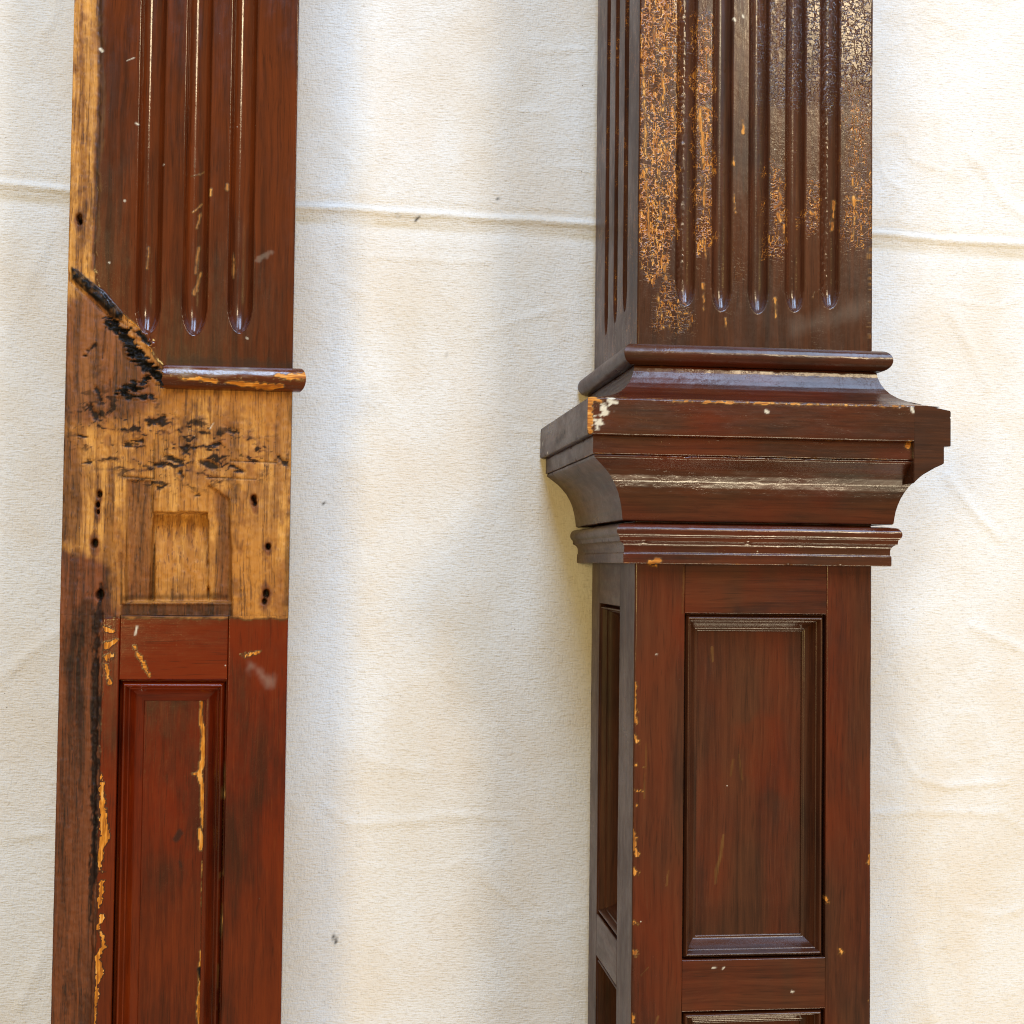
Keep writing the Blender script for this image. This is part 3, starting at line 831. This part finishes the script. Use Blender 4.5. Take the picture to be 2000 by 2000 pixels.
def right_upper_masks(u, v):
    nz = fbm(u / 16, v / 26, 141, 3)
    nf = fbm(u / 5, v / 8, 143, 2)
    big = fbm(u / 60, v / 120, 145, 2)

    def zone(pts, soft=8):
        return cover(dpoly(u, v, pts) + 20 * nz + 5 * nf, soft * 1.6)
    crack = 1.0 * zone([(-242, 1191), (-160, 1196), (-154, 801), (-155, 556), (-176, 487), (-201, 447), (-236, 504)])
    crack = np.maximum(crack, .85 * zone([(-121, 971), (-87, 973), (-85, 706), (-88, 539), (-112, 518), (-121, 704)]))
    crack = np.maximum(crack, .45 * zone([(22, 691), (57, 693), (58, 515), (23, 514)]))
    crack = np.maximum(crack, .40 * zone([(95, 665), (125, 666), (123, 567), (95, 566)]))
    crack = np.maximum(crack, .42 * zone([(173, 848), (230, 851), (231, 541), (174, 539)], 16))
    crack = np.maximum(crack, .40 * zone([(-176, 467), (-126, 420), (-126, 362), (-205, 369)], 12))
    crack = np.maximum(crack, .05 + .10 * big)
    gold = np.zeros_like(u)
    for pts, rr in [
        ([(-188, 902), (-168, 905)], [4, 4]), ([(-187, 858), (-183, 819), (-185, 785)], [3, 5, 3]), ([(-180, 938), (-175, 987)], [1.5, 1.5]), ([(-204, 976), (-202, 917)], [2, 3]),
        ([(-223, 866), (-216, 700)], [2, 3]), ([(-215, 671), (-208, 534)], [3, 2]), ([(-222, 675), (-219, 656)], [5, 4]), ([(-196, 701), (-187, 584)], [2, 3]), ([(-180, 721), (-176, 672)], [3, 2]),
        ([(-115, 798), (-95, 789)], [3, 3]), ([(-113, 791), (-105, 705)], [3, 6]), ([(-95, 765), (-91, 743)], [3, 4]), ([(-107, 695), (-108, 651)], [5, 3]), ([(-102, 646), (-104, 587)], [2, 2]),
        ([(-105, 538), (-97, 504)], [2, 3]), ([(-47, 700), (-46, 688)], [4, 3]), ([(-44, 629), (-41, 595)], [3, 3]), ([(-29, 773), (-26, 748)], [1.5, 2.5]),
        ([(42, 645), (49, 625)], [4, 6]), ([(48, 618), (37, 608)], [5, 4]), ([(39, 601), (46, 582)], [4, 6]), ([(53, 574), (56, 540)], [3, 3]),
        ([(109, 631), (115, 621)], [4, 3]), ([(106, 601), (115, 596)], [3, 2]), ([(189, 669), (192, 619)], [3, 4]), ([(193, 594), (191, 555)], [4, 2]), ([(176, 629), (209, 628)], [1, 1]),
        ([(157, 628), (154, 573)], [3, 4]), ([(115, 448), (111, 438)], [4, 4]), ([(-192, 433), (-184, 404), (-179, 370)], [2, 1.6, 1]), ([(-179, 487), (-177, 462)], [4, 3]),
        ([(-104, 455), (-102, 406)], [1.5, 1]), ([(-152, 410), (-151, 363)], [1.6, 1]), ([(-176, 404), (-166, 365)], [1.2, .8]), ([(-151, 397), (-131, 398)], [1.2, 1]), ([(-130, 383), (-124, 362)], [1.5, 1]),
        ([(36, 433), (38, 396)], [2, 1]), ([(-60, 391), (-55, 366)], [1, 1]), ([(-224, 480), (-220, 483)], [3, 2])]:
        gold = np.maximum(gold, cover(dline(u, v, pts, [.5 * r_ for r_ in rr]) + 5.0 * nf + 2 * nz, 1.6))
    # short ticks along the right arris
    tick = cover(u * 0 + (217, 720)[0] - u + 6 * vnoise(v / 7.0, v * 0, 9), 2) * sstep(.70, .8, vnoise(u * 0 + 3, v / 4.0, 19)) * sstep((-1399, 747)[1], (-1396, 617)[1], v)
    gold = np.maximum(gold, .6 * tick)
    alli = np.clip(.03 + .06 * big, .0, 1)
    alli = np.maximum(alli, .8 * zone([(17, 1510), (254, 1530), (255, 832), (163, 817), (21, 820)], 25))
    alli = np.maximum(alli, .5 * np.clip(crack * 1.2, 0, 1))
    plain = cover(np.abs(u - (-31, 807)[0]) - 13, 4) * sstep((-1392, 460)[1], (-1396, 645)[1], v)      # the smooth strip between two flutes
    alli = alli * (1 - .75 * plain)
    pale = np.zeros_like(u)
    for pts, r in [([(-47, 969), (-44, 965)], 1.6), ([(-30, 976), (-28, 972)], 1.2)]:
        pale = np.maximum(pale, cover(dline(u, v, pts, r) + 1.0 * nf, 1.2))
    pale = np.maximum(pale, .06 * cover(dline(u, v, [(84, 378), (216, 422)], 14) + 14 * nz, 18))
    return {'crack': crack, 'wear': 1.3 * gold, 'alli': alli, 'pale': pale}


def right_upper_relief(u, v):
    f = flutes(u, v, RC, 19.0, 17.5, 412.0)
    # swollen, chipped edges on two of the flutes
    sw = cover(np.abs(u - 134) - 9, 6) + cover(np.abs(u + 148) - 8, 6)
    return f + 2.2 * sw * fbm(u / 5, v / 6, 161, 2) * sstep(1150, 900, v) * sstep(425, 470, v) + .10 * fbm(u / 7, v / 9, 163, 2)


def side_upper_masks(u, v):
    return {'crack': .15 + .15 * fbm(u / 40, v / 90, 171), 'alli': .5 * cover(np.minimum(np.minimum(np.abs(u + 122), np.abs(u + 221)), np.abs(u + 321)) - 18, 4) + .05}


side_flutes = lambda u, v: flutes(u, v, (-122, -221, -321), 20.0, 17.0, 412.0)
top_vs = vsteps(0.0, PV1, 300, 1080, 2.0)
fb = board('fluted_board', M_POST, right, -228.5, 228.5, 0, PV1, 2.0, 45, FR, right_upper_relief, right_upper_masks, vs=top_vs, seed=31)
fb['label'] = 'front board with five flutes and crackled varnish showing gold wood'
top_vs2 = vsteps(0.0, PV1, 300, 1240, 3.0)
board('fluted_board', M_SIDE, right, -460, -1.2, 0, PV1, 2.5, 45, FLs, side_flutes, side_upper_masks, vs=top_vs2, seed=32)
board('fluted_board', M_SIDE, right, -460, -1.2, 0, PV1, 5, 45, FRs, side_flutes, side_upper_masks, vs=vsteps(0.0, PV1, 300, 1240, 8.0), seed=33)
board('back_board', M_POST_B, right, -183, 183, PV0, PV1, 30, 40, FB, vs=vsteps(PV0, PV1, -1200, 1200, 60.0), seed=34)


# ---- lower part: stiles, rails, sunk panels
def right_lower_masks(u, v):
    nz = fbm(u / 16, v / 26, 181, 3)
    nf = fbm(u / 5, v / 7, 183, 2)
    gold = np.zeros_like(u)
    for pts, rr in [
        ([(-230, -301), (-229, -362)], [5, 6]), ([(-228, -362), (-225, -373)], [4, 2]), ([(-229, -398), (-225, -407)], [5, 6]), ([(-229, -570), (-226, -598)], [3, 6]), ([(-228, -603), (-220, -616)], [5, 3]),
        ([(-229, -646), (-223, -651)], [5, 5]), ([(-229, -792), (-223, -798)], [4, 5]), ([(-232, -238), (-231, -252)], [3, 2]), ([(-233, -271), (-232, -273)], [2, 2]), ([(-229, -740), (-219, -745)], [3, 1]),
        ([(-229, -913), (-225, -928)], [4, 4]), ([(-227, -452), (-212, -454)], [1, 1]), ([(-227, -499), (-213, -499)], [1, 1]), ([(-226, -528), (-217, -523)], [1.5, 1]),
        ([(231, -608), (230, -637)], [2, 6]), ([(170, -798), (172, -806)], [4, 5]), ([(143, -700), (145, -710)], [3, 3]), ([(-206, -77), (-191, -81)], [2, 2.5]), ([(232, -575), (233, -579)], [2, 2]),
        ([(230, -896), (234, -901)], [2, 1])]:
        gold = np.maximum(gold, cover(dline(u, v, pts, [.85 * r_ for r_ in rr]) + 4 * nf + 5 * fbm(u / 2.6, v / 3.5, 47, 2), 1.6))
    thin = .45 * cover(dline(u, v, [(-137, -82), (-138, -168)], .9) + .8 * nf, 1.2)
    for pts in ([(-199, -825), (-212, -839)], [(-205, -409), (-209, -513)], [(-179, -915), (-188, -938)], [(-162, -646), (-165, -675)]):
        thin = np.maximum(thin, .35 * cover(dline(u, v, pts, .8) + 1.2 * nf, 1.2))
    pale = np.zeros_like(u)
    for pts, r in [([(-188, -245), (-187, -246)], 1.2), ([(76, -875), (79, -876)], 1.4), ([(-76, -828), (-70, -827)], 1.0), ([(-57, -830), (-54, -828)], 1.2)]:
        pale = np.maximum(pale, cover(dline(u, v, pts, r) + 1.0 * nf, 1.2))
    ch = .5 * cover(dline(u, v, [(27, -159), (-33, -162)], 5) + 7 * nz, 8)
    return {'wear': np.maximum(1.3 * gold, thin), 'pale': pale, 'char': ch, 'tone': np.clip(.22 + .5 * fbm(u / 70, v / 190, 185, 3), 0, .6), 'crack': .04 + 0 * u}


def right_panel_masks(u, v):
    nz = fbm(u / 16, v / 26, 191, 3)
    nf = fbm(u / 5, v / 12, 193, 2)
    sc = np.zeros_like(u)
    for pts, rr in [([(-70, -233), (-68, -261)], [1, 1.2]), ([(-45, -591), (-50, -629), (-57, -653), (-59, -681)], [1, 2.2, 2.5, 1]), ([(-16, -438), (-9, -486)], [.8, 1]), ([(-31, -477), (-27, -448)], [1, .6])]:
        sc = np.maximum(sc, .5 * cover(dline(u, v, pts, rr) + 1.8 * nf, 1.5))
    patch = cover(dpoly(u, v, [(-32, -390), (28, -357), (73, -381), (88, -458), (83, -516), (9, -515), (-2, -429)]) + 12 * nz, 14)
    return {'wear': sc, 'tone': np.clip(.10 + .22 * patch + .45 * fbm(u / 60, v / 170, 195, 3), 0, .6), 'alli': .06 + 0 * u}


def lower_face(place, uL, uR, o0, o1, vt, res, masks, pmasks, seed, dense):
    """one face of the shaft below the capital: two stiles, rails and two sunk panels"""
    va = [(-168.0, -813.0), (-908.0, -1560.0)]
    if vt:
        va = [(a + vt, b) for a, b in va]
    ma, mb = (M_POST, M_POST_B) if dense == 2 else (M_SIDE, M_SIDE)
    vv = vsteps(PV0, 0, -1080 if dense else 0, -60, res) if dense else None
    board('stile', ma, right, uL, o0, PV0, 0, res, 45, place, None, masks, vs=vv, seed=seed)
    board('stile', mb, right, o1, uR, PV0, 0, res, 45, place, None, masks, vs=vv, seed=seed + 1)
    mx = M_RAIL if dense == 2 else M_RAILZ
    edges = [0.0] + [e for p in va for e in p] + [PV0]
    for k in range(0, len(edges), 2):
        board('rail', mx, right, o0 + .3, o1 - .3, edges[k + 1], edges[k], res if k < 4 else 12, 45, place, None, masks, rnd=1.6, seed=seed + 3 + k, ease=(0, 0, 1, 1))
    for k, (a, b) in enumerate(va):
        sub = lambda u, v, w: place(u, v, w - 45)
        pn = board('panel', mb, right, o0 + 16, o1 - 16, b + 8, a - 8, res, 14, sub, None, pmasks, seed=seed + 9 + k)
        panel_frame(pn, ma, mx, o0, o1, b, a, 35.0, -45.0, place, None, seed=seed + 12 + 5 * k)


lower_face(FR, -228.5, 228.5, -134.0, 141.0, 0, 2.5, right_lower_masks, right_panel_masks, 40, 2)
lower_face(FLs, -460, -1.2, -366, -144, 8, 3.5, lambda u, v: {'alli': .05 + 0 * u}, lambda u, v: {'tone': 1.0 + 0 * u}, 60, 1)
lower_face(FRs, -460, -1.2, -366, -144, 8, 9, None, None, 80, 0)

# ---- capital
CAPB = -500.0 + 1.0     # back plane of the capital, resting on the cloth


def cap_masks(s, q):
    nz = fbm(s / 20, q / 12, 201, 3)
    nf = fbm(s / 6, q / 5, 203, 2)
    gold = np.zeros_like(s)
    for pts, rr in [([(-341, 216), (-338, 160)], [9, 5]), ([(-335, 218), (-318, 215)], [6, 4]), ([(-208, -72), (-190, -70)], [4, 5]), ([(263, 152), (260, 146)], [3, 5]), ([(-200, 218), (250, 219)], [1.2, 1.2])]:
        gold = np.maximum(gold, cover(dline(s, q, pts, rr) + 4.5 * nf + 2 * nz, 1.4))
    pale = cover(dline(s, q, [(-324, 168), (-318, 188), (-306, 205), (-298, 214)], [3, 6, 6, 5]) + 14 * nf, 2.0)
    for pts, r in [([(-14, 204), (-11, 202)], 2.6), ([(262, 217), (266, 210)], 3), ([(-300, 214), (-290, 212)], 3)]:
        pale = np.maximum(pale, cover(dline(s, q, pts, r) + 2.0 * nf, 1.2))
    return {'wear': 1.25 * gold, 'pale': pale, 'alli': np.clip(.04 + .10 * nz, 0, 1), 'crack': .03 + 0 * s, 'tone': np.clip(.15 + .55 * fbm(s / 120, q / 60, 205, 3), 0, .6)}


def side_masks(s, q):
    nf = fbm(s / 7, q / 5, 213, 2)
    pale = cover(dline(s, q, [(-470, 180), (-455, 190)], 1.3) + 1.2 * nf, 1.2)
    pale = np.maximum(pale, cover(dline(s, q, [(-380, 160), (-400, 158)], 1.5) + 2 * nf, 1.2))
    ch = .6 * cover(dline(s, q, [(-150, 180), (-260, 172)], 5) + 14 * nf, 2)
    ch = np.maximum(ch, .5 * cover(dline(s, q, [(-100, 112), (-210, 100)], 2) + 9 * nf, 1.5))
    return {'pale': pale, 'char': ch, 'alli': .06 + 0 * s}


PROFILES = {
    'neck_bead': [(-2, 335.5)] + arc(10, 316, 20, 80, -80, 16, 19.8) + [(-2, 296.3)],
    'cap_scotia': [(-2, 296.0), (5, 296), (6, 294), (8, 284), (12, 273), (18, 262), (26, 252), (37, 243), (50, 236), (66, 230.5), (84, 226), (106, 222.4), (107, 221.4), (-2, 221.4)],
    'cap_slab': [(-2, 221.2), (110, 221.2), (112, 219.6), (112.4, 200), (112.4, 160), (111.6, 156), (108, 154.6), (-2, 154.6)],
    'cap_fillet': [(-2, 154.4), (99, 154.4), (99.6, 151), (99.6, 123), (98.6, 121.2), (-2, 121.2)],
    'cove_moulding': [(-2, 121.0), (95, 121.0), (96, 118)] + [(31 + 65 * (1 - math.sin(math.radians(a))) ** 1.0, 4 + 112 * (1 - (1 - math.cos(math.radians(a))))) for a in range(2, 90, 6)] + [(31, 5.5), (29, 3.6), (-2, 3.6)],
    'necking_moulding': [(-2, -1.5), (26, -1.5)] + arc(30, -15.5, 13.5, 85, -55, 12, 13.2) + [(37, -31), (37, -33)] + arc(40, -48, 14, 105, 180, 8, 14) + [(26, -55), (28, -57), (28, -74), (27, -75.5), (-2, -75.5)],
}


def cove_fix():
    # measured hollow of the cove
    pts = [(-2, 121.0), (95, 121.0), (96.5, 118.5), (96, 115), (84, 106), (72, 97), (62, 87), (53, 76), (46.5, 65), (41, 53), (37, 41), (34, 29), (32.2, 17), (31, 6), (29, 3.6), (-2, 3.6)]
    PROFILES['cove_moulding'] = pts


cove_fix()
for i, (nm, pr) in enumerate(PROFILES.items()):
    stop = {'cap_slab': 268.0, 'cap_fillet': 268.0, 'cap_scotia': 296.0}.get(nm, 999.0)
    rend = lambda p, q: min(230 + p, stop)      # on the right the front mouldings butt against the side return
    strip(nm, M_RAIL, right, pr, lambda p, q: (-230 - p, rend(p, q)), lambda s, q, p: (s, q, p + RF), 3.0, cap_masks, 300 + i, .6)
    strip(nm, M_RAILZ, right, pr, lambda p, q: (CAPB, p), lambda s, q, p: (-230 - p, q, s + RF), 4.0, side_masks, 320 + i, .5)
    cut = nm in ('cap_slab', 'cap_fillet')
    k = .96 if cut else (.88 if nm == 'cap_scotia' else 1.0)
    strip(nm, M_RAILZ, right, [(p * k, q) for p, q in pr], lambda p, q: (CAPB, min(p, 36.0) if cut else p), lambda s, q, p: (230 + p, q, s + RF), 5.0, None, 340 + i, .5)

# right-hand return of the capital: runs through to the front, so its square end shows the profile
ret = [(268.3, 221.0), (298, 221.0), (322, 216.5), (338, 213.5), (339.5, 211), (339.5, 203), (338, 201), (339.5, 198), (339.5, 149), (338.5, 147.5), (326.5, 147), (326.5, 116), (322, 113), (304, 105), (286, 94.5), (274, 84), (268.3, 78)]
rv = np.array([(a_, b_, 109.5 + RF) for a_, b_ in ret] + [(a_, b_, CAPB + RF) for a_, b_ in ret])
nr = len(ret)
bm = bmesh.new()
bvs = [bm.verts.new(tuple(c_ * U for c_ in p_)) for p_ in rv]
bm.faces.new(bvs[:nr])
bm.faces.new(bvs[nr:][::-1])
for i in range(nr):
    j = (i + 1) % nr
    bm.faces.new((bvs[i], bvs[nr + i], bvs[nr + j], bvs[j]))
bmesh.ops.recalc_face_normals(bm, faces=bm.faces)
bmesh.ops.bevel(bm, geom=[e_ for e_ in bm.edges if min(e_.verts[0].co.z, e_.verts[1].co.z) > .1], offset=1.0 * U, segments=2, affect='EDGES')
me = bpy.data.meshes.new('cap_return')
bm.to_mesh(me)
bm.free()
at = me.attributes.new('char', 'FLOAT', 'POINT')
at.data.foreach_set('value', np.full(len(me.vertices), .15, dtype=np.float32))
o = link('cap_return', me, M_RAIL, right)
o['label'] = 'square-cut end of the side moulding showing its stepped profile'
